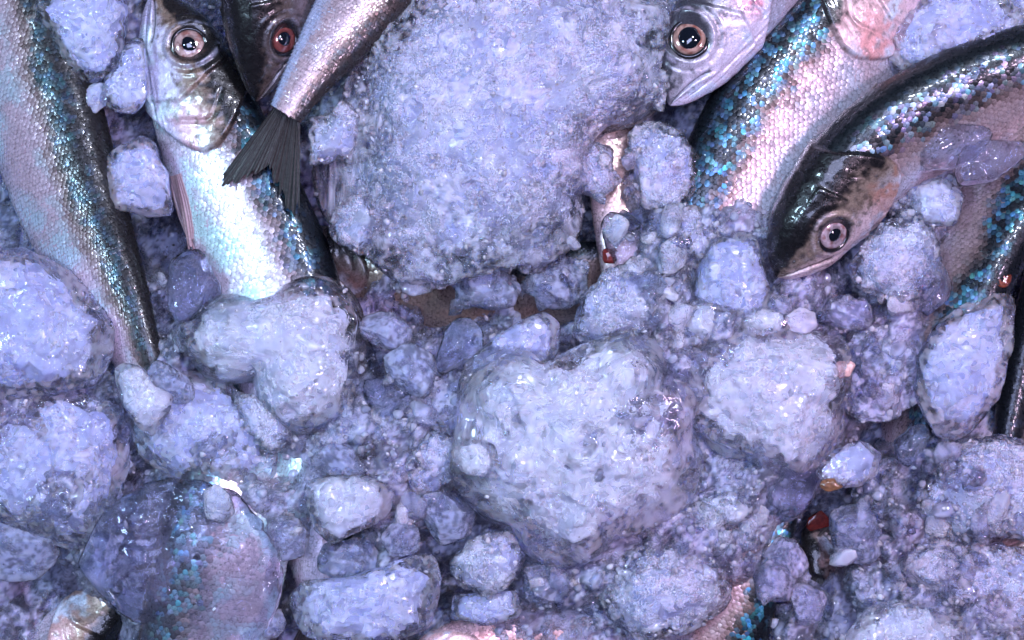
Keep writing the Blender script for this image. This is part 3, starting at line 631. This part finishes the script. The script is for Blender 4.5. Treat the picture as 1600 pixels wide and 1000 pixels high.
lump('clear faceted ice rock left of the ice tongue', [(680, 548), (704, 512), (736, 490), (764, 508), (752, 546), (716, 578), (690, 582)], 58, 26, 'clear', mat='glass')
lump('clear rounded ice piece right of the bright white block', [(552, 505), (588, 487), (632, 500), (648, 530), (612, 544), (570, 534)], 52, 24, 'clear')
lump('clear ice nugget under the faceted rock, in front of the dark gap', [(604, 560), (640, 540), (672, 558), (676, 604), (640, 618), (606, 592)], 58, 24, 'clear')
lump('clear wet ice nugget lowest in the row right of the bright white block', [(572, 592), (608, 594), (642, 624), (626, 650), (590, 642), (570, 618)], 52, 20, 'clear', mat='glass')
lump('flat blue ice plate left of the biggest white lump', [(610, 684), (672, 628), (730, 612), (730, 664), (690, 690), (640, 694)], 22, 24, 'grey')
lump('frosted triangular ice chunk left of the round white nodule', [(638, 725), (680, 674), (714, 690), (720, 732), (702, 764), (650, 766)], 56, 26, 'frost')
lump('rounded clear ice piece under the left rim of the biggest white lump', [(654, 802), (668, 776), (700, 770), (738, 790), (744, 822), (704, 852), (670, 842)], 60, 26, 'clear')
lump('frosted round ice ball below the biggest white lump', [(708, 882), (738, 846), (790, 834), (816, 870), (802, 910), (762, 928), (722, 914)], 62, 34, 'frost')
lump('angular clear ice below the biggest white lump, right of the frosted ball', [(814, 892), (860, 888), (892, 915), (862, 952), (820, 946)], 52, 24, 'clear')
lump('purple ice at the bottom edge under the frosted round ball', [(705, 930), (760, 930), (806, 925), (810, 960), (760, 975), (715, 965)], 34, 22, 'grey')
lump('broad crumbly pinkish ice mass at the bottom right of centre', [(938, 905), (1000, 862), (1080, 848), (1132, 880), (1136, 950), (1085, 990), (980, 992), (944, 952)], 58, 38, 'frost', n=6)
lump('flat white leaf shaped ice chip right of the biggest white lump', [(1098, 782), (1140, 771), (1187, 785), (1166, 808), (1140, 817), (1116, 800)], 66, 12, 'white', n=5)
# right of centre
lump('rough white ice boulder above the biggest white lump', [(898, 524), (908, 472), (950, 425), (990, 410), (1032, 424), (1042, 462), (1032, 502), (985, 524), (930, 538)], 72, 40, 'frost')
lump('smooth lilac ice boulder left of the brown fish snout', [(1092, 425), (1118, 376), (1150, 357), (1176, 370), (1187, 402), (1198, 452), (1196, 482), (1160, 502), (1110, 492), (1090, 460)], 64, 36, 'white', mat='grey')
lump('round ice nodule between the two boulders above the centre', [(1070, 502), (1084, 482), (1110, 477), (1132, 495), (1130, 522), (1100, 532), (1078, 522)], 78, 22, 'white', mat='white')
lump('crumbly ice heap leaning on the teal fish back', [(985, 215), (1012, 186), (1035, 190), (1062, 215), (1088, 246), (1086, 292), (1056, 332), (1016, 336), (1000, 285)], 52, 34, 'frost')
lump('crumbly ice between the teal fish and the rough white boulder', [(1010, 330), (1060, 320), (1110, 330), (1135, 365), (1110, 410), (1050, 420), (1015, 390)], 48, 32, 'frost')
lump('clear oval ice drop over the orange fish belly', [(944, 352), (964, 322), (990, 330), (1002, 356), (992, 402), (966, 414), (948, 388)], 58, 18, 'clear', mat='glass')
lump('large smooth white ice lump with pink flake right of centre', [(1078, 580), (1094, 555), (1150, 541), (1220, 526), (1270, 517), (1312, 530), (1328, 572), (1322, 614), (1298, 682), (1266, 718), (1200, 714), (1150, 698), (1108, 682), (1084, 642)], 84, 40, 'white', n=6, flat=.65, lobes=[(1180, 610, 120, 30), (1270, 570, 70, 26), (1240, 660, 90, 24)])
lump('flat oval white ice pebble above the pink flaked lump', [(1147, 492), (1164, 482), (1200, 486), (1234, 498), (1230, 513), (1200, 524), (1178, 526), (1154, 508)], 74, 14, 'white', n=5)
lump('small clear ice bead topmost of the three pebbles under the brown snout', [(1204, 476), (1215, 465), (1232, 469), (1240, 485), (1226, 497), (1210, 491)], 72, 12, 'clear', n=5)
lump('small white ice bead rightmost of the three pebbles under the brown snout', [(1230, 497), (1250, 485), (1268, 491), (1274, 508), (1256, 518), (1235, 513)], 74, 13, 'white', n=5)
lump('long clear ice piece right of the three pebbles', [(1286, 472), (1310, 459), (1350, 467), (1368, 496), (1356, 518), (1312, 504), (1290, 490)], 66, 18, 'clear')
lump('knobbly lilac ice heap below the chin of the dark headed fish', [(1328, 428), (1348, 390), (1378, 350), (1432, 344), (1468, 380), (1474, 424), (1442, 464), (1400, 474), (1350, 456)], 58, 32, 'frost')
lump('crumbly ice behind the right end of the pink flaked lump', [(1322, 545), (1360, 512), (1408, 515), (1430, 545), (1432, 596), (1420, 626), (1370, 664), (1322, 640)], 48, 32, 'frost', mat='slush')
lump('long almond shaped grey ice piece at the right edge', [(1578, 446), (1585, 470), (1579, 540), (1556, 620), (1512, 680), (1476, 693), (1454, 660), (1432, 602), (1440, 560), (1470, 510), (1510, 466), (1548, 450)], 84, 34, 'grey', n=6)
lump('clear glassy ice nugget below the almond shaped piece', [(1404, 692), (1424, 667), (1452, 672), (1448, 706), (1426, 728), (1407, 716)], 58, 22, 'clear', mat='glass')
lump('lilac rounded ice plate below the pink flaked lump', [(1274, 738), (1308, 705), (1346, 691), (1372, 710), (1370, 742), (1340, 758), (1300, 757)], 60, 22, 'grey')
lump('clear drooping ice under the left part of the pink flaked lump', [(1090, 690), (1140, 700), (1190, 715), (1180, 760), (1130, 765), (1092, 740)], 48, 26, 'clear')
lump('clear ice sheet hanging under the right end of the pink flaked lump', [(1190, 720), (1262, 716), (1272, 740), (1258, 800), (1225, 810), (1196, 770)], 46, 26, 'clear', mat='glass')
# top right
lump('frosted ice crust at the top right corner behind the large fish', [(1388, 62), (1428, 18), (1470, -20), (1545, -30), (1606, 30), (1592, 72), (1530, 110), (1482, 132), (1420, 112), (1394, 92)], 50, 34, 'frost', mat='grey', n=6)
lump('purple ice in the extreme top right corner', [(1560, -60), (1660, -60), (1680, 60), (1640, 110), (1600, 60), (1575, 10)], 44, 34, 'grey')
lump('thin wedge of ice stuck on the dark back of the dark headed fish', [(1492, 112), (1512, 98), (1534, 88), (1541, 122), (1522, 140), (1506, 128)], 116, 10, 'clear', mat='glass', n=5)
lump('dripping clear ice flake between the two dark fish at right', [(1490, 268), (1498, 240), (1545, 210), (1606, 214), (1594, 250), (1558, 270), (1534, 292), (1512, 303), (1496, 294)], 102, 14, 'clear', mat='glass')
lump('thin clear ice film on the belly of the dark headed fish', [(1424, 236), (1446, 200), (1500, 186), (1570, 196), (1545, 236), (1480, 264), (1440, 262)], 98, 16, 'clear', mat='glass')
lump('lilac ice patch between the dark headed fish and the black backed fish', [(1420, 300), (1470, 280), (1500, 300), (1488, 345), (1445, 352)], 62, 22, 'grey')
# bottom right
lump('white rounded ice slab at the bottom edge right', [(1326, 990), (1358, 952), (1400, 941), (1452, 955), (1512, 986), (1545, 1050), (1430, 1075), (1330, 1060)], 70, 34, 'white')
lump('big glittering ice mass at the right edge below the almond shaped piece', [(1438, 762), (1478, 712), (1540, 690), (1600, 692), (1670, 720), (1670, 830), (1570, 836), (1490, 836), (1446, 806)], 52, 46, 'frost', n=6)
lump('large purple ice mass in the bottom right corner', [(1408, 885), (1442, 842), (1540, 852), (1650, 870), (1680, 1010), (1560, 1010), (1476, 955), (1432, 930)], 44, 46, 'frost', n=6)
lump('upright clear ice shard right of the teal striped fish', [(1180, 905), (1208, 874), (1234, 905), (1228, 958), (1198, 966), (1180, 938)], 54, 20, 'clear')
lump('small clear ice shard between the bottom dark gap and the teal striped fish', [(1238, 922), (1260, 908), (1292, 940), (1276, 978), (1254, 978)], 50, 18, 'clear')
lump('clear ice nugget above the upright shard at the bottom right', [(1196, 868), (1218, 842), (1250, 850), (1262, 885), (1236, 902)], 52, 18, 'clear')
lump('clear ice chunk right of the red gill scrap', [(1300, 800), (1350, 790), (1392, 820), (1380, 870), (1330, 880), (1304, 850)], 40, 26, 'clear')
lump('clear melting ice below the squarish cube beside the dark hole', [(150, 362), (186, 344), (204, 378), (208, 420), (202, 462), (180, 446), (160, 410)], 40, 20, 'clear', mat='glass')
lump('clear melting ice running down the belly of the silver fish', [(262, 395), (290, 375), (322, 420), (352, 470), (330, 500), (280, 500), (258, 450)], 52, 26, 'clear', mat='glass')

lump('clear ice clinging to the pale side of the black backed fish', [(1428, 384), (1468, 388), (1486, 440), (1456, 505), (1426, 482)], 64, 16, 'clear', mat='glass')

# ------------------------------------------------------------------ crushed ice between the lumps
LEVEL = [  # x, y, height of the crushed ice
 (150, 880, 10), (190, 840, 10), (230, 800, 10), (210, 920, 0), (420, 960, -40),
 (-250, -150, -60), (-250, 300, -60), (-250, 700, 10), (-250, 1150, -20), (200, -200, -60), (700, -200, -20), (1200, -200, -60), (1850, -150, -10), (1850, 300, -30), (1850, 700, 10), (1850, 1150, 20), (800, 1200, -10), (300, 1200, -60), (1300, 1200, 0),
 (20, 60, -60), (60, 250, -60), (10, 340, -90), (40, 370, -70), (130, 20, -30), (150, 170, -50), (210, 210, -70), (215, 365, -130), (235, 350, -160), (240, 390, -150), (140, 420, -50), (225, 450, -50), (210, 520, -46), (260, 560, 10),
 (300, 100, -60), (300, 300, -50), (420, 300, -60), (400, 420, -60), (430, 100, -50), (520, 60, -30), (500, 300, -100), (530, 420, -110),
 (600, 200, 10), (800, 100, 20), (900, 100, 10), (1000, 60, -40), (1030, 170, -100), (915, 250, -160), (940, 280, -80), (900, 300, -40), (600, 440, -42), (660, 460, -46), (700, 470, -90), (760, 470, -40), (850, 440, -58), (880, 400, -46), (890, 480, -46),
 (950, 230, -16), (940, 400, -70), (985, 290, 30), (1010, 400, 34), (1040, 480, 40), (1060, 560, 40), (1140, 340, 10), (1160, 330, 10), (1120, 520, 36), (1200, 420, -20), (1210, 460, 10), (1280, 460, 10), (1320, 440, -60), (1360, 400, -40),
 (1100, 100, -40), (1060, 200, -60), (1130, 230, -70), (1240, 180, -50), (1300, 100, -50), (1250, 300, -30), (1190, 370, 20), (1360, 150, -120), (1300, 230, -90), (1420, 100, -20), (1480, 60, 10), (1560, 120, -10), (1550, 180, -10), (1460, 320, 20), (1430, 350, 20), (1500, 330, -40), (1560, 320, -50), (1540, 420, -60), (1590, 480, -110), (1595, 600, -110), (1500, 500, -40), (1430, 480, 10), (1430, 650, -90), (1590, 660, -60),
 (1400, 560, 30), (1360, 680, -70), (1400, 650, -90), (1320, 660, -10), (1390, 730, 20), (1430, 760, -40), (1450, 700, 10),
 (20, 650, 0), (100, 760, 10), (60, 920, -110), (100, 930, -120), (160, 970, -100), (20, 960, -60), (200, 730, -20), (210, 760, -60), (230, 750, -40), (330, 700, 10), (400, 600, -20), (370, 580, -50), (440, 690, 10), (430, 720, -50), (400, 780, 30), (440, 800, 20), (380, 870, -30), (330, 920, -30), (300, 1000, -40), (440, 920, -110), (430, 900, -80),
 (560, 560, 20), (590, 560, -90), (600, 650, 0), (560, 660, 10), (520, 680, 20), (580, 720, 0), (620, 740, 10), (640, 790, 10), (600, 780, 0), (560, 870, -46), (600, 880, 10), (470, 880, -46), (690, 900, -140), (697, 910, -140), (690, 870, -40), (700, 960, -40), (750, 970, -24), (700, 600, -10), (660, 640, 0), (720, 560, -20),
 (800, 640, 30), (900, 700, 40), (1000, 640, 40), (900, 880, 10), (930, 900, 20), (900, 930, -8), (920, 970, -22), (860, 980, -20), (1000, 850, 30), (1060, 830, 36), (1100, 850, 36), (1120, 740, 10), (1170, 780, 20), (1180, 840, 20), (1150, 880, 20), (1130, 960, -40), (1170, 960, -30), (1200, 720, 20), (1240, 800, 10), (1280, 830, -150), (1275, 845, -150), (1268, 836, -150), (1286, 852, -150), (1278, 818, -130), (1290, 838, -140), (1290, 810, -60), (1265, 870, -50), (1280, 900, -60), (1310, 960, -50), (1300, 920, -80), (1330, 900, 0), (1360, 800, -10), (1400, 800, 10), (1400, 860, 10), (1350, 940, 0), (1240, 980, 0), (1480, 740, 20), (1540, 840, 10), (1590, 850, -20), (1500, 900, 10), (1560, 960, 20), (1440, 960, 10),
]
LEVEL = np.array(LEVEL, float); LEVEL[:, 2] += np.where(LEVEL[:, 2] >= -10, 52, np.where(LEVEL[:, 2] > -45, 14, 0))
_LX, _LY = np.arange(-720, 2321, 16.0), np.arange(-672, 1673, 16.0)
_lx, _ly = np.meshgrid(_LX, _LY); _num = np.zeros_like(_lx); _den = np.zeros_like(_lx)
for lx, ly, lz in LEVEL:
    w_ = ((_lx-lx)**2+(_ly-ly)**2+350.0)**-1.6; _num += w_*lz; _den += w_
_LZ = _num/_den
def level(x, y):
    fx, fy = (x+720)/16, (y+672)/16; i = np.clip(fx.astype(int), 0, len(_LX)-2); j = np.clip(fy.astype(int), 0, len(_LY)-2); fx, fy = fx-i, fy-j
    return (_LZ[j, i]*(1-fx)+_LZ[j, i+1]*fx)*(1-fy)+(_LZ[j+1, i]*(1-fx)+_LZ[j+1, i+1]*fx)*fy
def slush_height(x, y):
    z = level(x, y)
    q = np.stack([x, y, 0*z+3.3], 1); wv = np.stack([perlin(q/28), perlin(q/28+40), perlin(q/28+80)], 1)
    f = lambda sc, of: bub(np.concatenate([(q/sc+.4*wv+of)[:, :2], np.full((len(q), 1), .5)], 1), (0,))
    z = z+22*(f(62, 0)-.6)+17*(f(29, 7)-.6)+8*(f(12.5, 3)-.6)
    return z+1.6*fbm(q/5+3, 2)+14*fbm(q/70+9, 2)
xs = np.concatenate([np.arange(-700, -60, 16), np.arange(-60, 1660, 3.6), np.arange(1660, 2300, 16)])
ys = np.concatenate([np.arange(-650, -60, 16), np.arange(-60, 1060, 3.6), np.arange(1060, 1650, 16)])
gx, gy = [a.ravel() for a in np.meshgrid(xs, ys, indexing='xy')]
gz = slush_height(gx, gy)
k = 1-gz/HC
gv = np.stack([(gx-800)*k, (500-gy)*k, gz], 1)
sl = mesh_obj('crushed_ice', gv, grid_faces(len(ys), len(xs))[:, ::-1], ICE['slush'])
set_milk(sl, clear_edges(milk_of(gv, 'slush'), gv, grid_faces(len(ys), len(xs))[:, ::-1], .3, .15, .7)); _q = grid_faces(len(ys), len(xs))[:, ::-1]; _in = (gx > -50) & (gx < 1650) & (gy > -50) & (gy < 1050) & (gz > -60); _q = _q[_in[_q].all(1)]
crust(sl, gv, _q[:, :3], 'slush', 77)
tag(sl, 'bed of wet crushed ice filling the gaps between fish and lumps', 'ice', kind='stuff')

# loose chips on the crushed ice
def chip_mesh(r, seed):
    V, F = ico(4); rc = np.random.default_rng(seed+900); v = V*np.array([1, rc.uniform(.5, .95), rc.uniform(.4, .75)])
    for _ in range(11):
        n = rc.normal(size=3); n /= np.linalg.norm(n); dn = v@n; cut = dn.max()*rc.uniform(.55, .85)
        v = v*np.where(dn > cut, cut/np.maximum(dn, 1e-6), 1)[:, None]
    return (v*1.15+V*(.03*fbm(V*3+seed, 2))[:, None])*r, F
CHIPS = {k: [] for k in ('white', 'clear', 'frost', 'glass')}
for k in CHIPS:
    for i in range(12):
        V, F = chip_mesh(1.0, i+ord(k[0])); o = mesh_obj('ice_chip', V/S, F, ICE[k]); set_milk(o, milk_of(V*15+i*9, k)); CHIPS[k].append(o.data); bpy.data.objects.remove(o)
ZONES = [  # cx, cy, rx, ry, count, smallest, largest, kind of ice
 (600, 620, 70, 90, 27, 7, 33, 'clear'),
 (620, 760, 60, 70, 21, 7, 29, 'clear'),
 (560, 870, 110, 25, 18, 7, 28, 'clear'),
 (440, 780, 50, 90, 18, 7, 29, 'clear'),
 (1040, 410, 60, 90, 27, 8, 35, 'frost'),
 (1060, 560, 60, 50, 14, 8, 29, 'clear'),
 (960, 300, 40, 90, 14, 7, 28, 'clear'),
 (860, 430, 60, 60, 16, 7, 28, 'clear'),
 (640, 470, 90, 25, 14, 7, 28, 'clear'),
 (1340, 470, 80, 40, 16, 7, 28, 'clear'),
 (1390, 570, 50, 60, 14, 7, 28, 'clear'),
 (1150, 830, 70, 70, 27, 7, 31, 'frost'),
 (1350, 870, 80, 90, 35, 8, 35, 'clear'),
 (1500, 800, 90, 100, 27, 8, 31, 'clear'),
 (900, 930, 90, 50, 18, 7, 28, 'clear'),
 (235, 440, 40, 70, 18, 7, 28, 'clear'),
 (1470, 90, 60, 50, 12, 7, 26, 'frost'),
 (1240, 940, 70, 50, 14, 7, 28, 'clear'),
]
dep = bpy.context.evaluated_depsgraph_get(); dep.update()
def surface(x, y, top=.5):
    w = P(x, y, 50)*S
    return scene.ray_cast(dep, Vector((w[0], w[1], top)), Vector((0, 0, -1)))
ANCHOR = [(o, np.array(o.location[:2])/S) for o in scene.objects if o.name.startswith('ice_lump') and len(o['label'].split()) <= 9]
used = set(); ci = 0; WORD = {'clear': 'cloudy', 'glass': 'clear', 'frost': 'frosted', 'white': 'white'}
for cx, cyy, rx, ry, cnt, r0, r1, st in ZONES:
    for _ in range(cnt):
        a = random.random()*2*math.pi; q = math.sqrt(random.random()); x = cx+rx*q*math.cos(a); y = cyy+ry*q*math.sin(a)
        hit, loc, nor, idx, ob, mtx = surface(x, y)
        r = r0+(r1-r0)*random.random(); kind = random.choice(['white', 'glass', 'glass', st, st, st])
        if not hit or loc.z < -.03 or ob.name.startswith(('body', 'scales', 'tail', 'eye')) or nor.z < .5 or (ob.name.startswith('ice_lump') and ob.data.materials[0] in (ICE['white'], ICE['grey'], ICE['shell'])): continue
        me = CHIPS[kind][ci % 12]; pt = np.array([loc.x, loc.y])/S
        an, ap = min(ANCHOR, key=lambda t: np.hypot(*(t[1]-pt))); d = pt-ap
        side = ('right of' if d[0] > 0 else 'left of') if abs(d[0]) > abs(d[1]) else ('above' if d[1] > 0 else 'below')
        if ob is an: side = 'lying on'
        size = 'tiny' if r < 10 else 'small' if r < 15 else 'medium' if r < 21 else 'large'
        lab = f"{size} {WORD[kind]} ice chip {side} the {an['label']}"
        if lab in used or len(lab.split()) > 16: continue
        used.add(lab); ci += 1
        o = bpy.data.objects.new('ice_chip', me); COL.objects.link(o)
        o.location = (loc.x, loc.y, loc.z-r*.12*S); o.scale = (r*S*1.1, r*S*1.1, r*S*.8)
        o.rotation_euler = (random.uniform(-.5, .5), random.uniform(-.5, .5), random.uniform(0, 6.28))
        tag(o, lab, 'ice chip', 'loose chips on the crushed ice')

# crumbs too many to count, strewn over the crushed ice
V0, F0 = ico(2); cv, cf, cm = [], [], []; nv = 0
for i in range(2600):
    x, y = rng.uniform(-40, 1640), rng.uniform(180, 1040)
    cv.append((x, y))
cxy = np.array(cv); cz = slush_height(cxy[:, 0], cxy[:, 1]); keep = (cz > -45) & (fbm(np.c_[cxy, 0*cz]/90+2, 2) > -.25); cxy, cz = cxy[keep], cz[keep]
cr = 3.5+7.5*rng.random(len(cz))**2
ax = rng.uniform(.55, 1.0, (len(cz), 1, 3)); rot = rng.normal(size=(len(cz), 3, 3)); rot = np.linalg.qr(rot)[0]
loc_ = V0[None]*ax*(1+.35*perlin((V0[None]*1.3+np.arange(len(cz))[:, None, None]*3.7).reshape(-1, 3)).reshape(len(cz), -1, 1))*cr[:, None, None]
kk = 1-cz/HC; cen = np.stack([(cxy[:, 0]-800)*kk, (500-cxy[:, 1])*kk, cz+cr*.3], 1)
Vc = (np.einsum('nij,nvj->nvi', rot, loc_)+cen[:, None]).reshape(-1, 3); Fc = (F0[None]+len(V0)*np.arange(len(cz))[:, None, None]).reshape(-1, 3)
flip = np.linalg.det(rot) < 0; Fc = Fc.reshape(len(cz), -1, 3); Fc[flip] = Fc[flip][:, :, ::-1]; Fc = Fc.reshape(-1, 3)
cr_o = mesh_obj('ice_crumbs', Vc, Fc, ICE['clear']); set_milk(cr_o, (np.repeat(rng.uniform(.03, .5, len(cz)), len(V0)), np.full(len(Vc), .3)))
tag(cr_o, 'fine crumbs of ice strewn over the crushed ice', 'ice', kind='stuff')

# ------------------------------------------------------------------ scraps on and in the ice
def scrap(name, label, cat, x, y, pts, col, half, dz=0.0, z=None, rough=.25):
    m, nt, b = new_mat(name+'_material'); nz = noise_tex(nt, 420, 3, 1.0); rp = nt.nodes.new('ShaderNodeValToRGB')
    nt.links.new(nt.nodes.new('ShaderNodeNewGeometry').outputs['Position'], nz.inputs['Vector']); nt.links.new(nz.outputs[0], rp.inputs[0])
    rp.color_ramp.elements[0].color = (*[c*.45 for c in col], 1); rp.color_ramp.elements[1].color = (*col, 1); rp.color_ramp.elements[0].position = .35; rp.color_ramp.elements[1].position = .62
    nt.links.new(rp.outputs[0], b.inputs['Base Color']); b.inputs['Roughness'].default_value = rough; b.inputs['Coat Weight'].default_value = .6
    if z is None:
        hit, loc, nor, idx, ob, mtx = surface(x, y); z = loc.z/S if hit else 40
    V, F, _ = lump_mesh([(x+a, y+b_) for a, b_ in pts], z+dz, half, 'clear', 'clear', 4, seed=int(x))
    o = mesh_obj(name, V, F, m); recenter(o); tag(o, label, cat)
scrap('gill_scrap', 'bright red gill scrap in the dark hole at lower right', 'fish scrap', 1276, 815, [(-22, -2), (-8, -11), (8, -13), (24, -3), (14, 9), (-4, 12)], (.20, .018, .010), 2, z=-70)
scrap('fin_scrap', 'orange red fin scrap at the top tip of the almond shaped ice', 'fish scrap', 1566, 434, [(-14, 8), (-2, -10), (10, -8), (15, 6), (2, 10)], (.2, .045, .025), 3)
scrap('skin_flake', 'pale pink skin flake on the right rim of the smooth white lump', 'fish scrap', 1318, 577, [(-17, 4), (-6, -8), (10, -10), (17, -2), (6, 8), (-10, 11)], (.85, .50, .46), 4, 1)
scrap('skin_flake', 'brown curled skin flake above the red gill scrap', 'fish scrap', 1298, 757, [(-20, 0), (-4, -8), (16, -5), (20, 1), (2, 6), (-14, 6)], (.22, .10, .05), 3, 1)
scrap('gill_scrap', 'dull red gill scrap beside the orange fish belly', 'fish scrap', 952, 398, [(-10, 10), (-6, -10), (6, -8), (12, 4), (2, 12)], (.15, .02, .018), 3, -2)
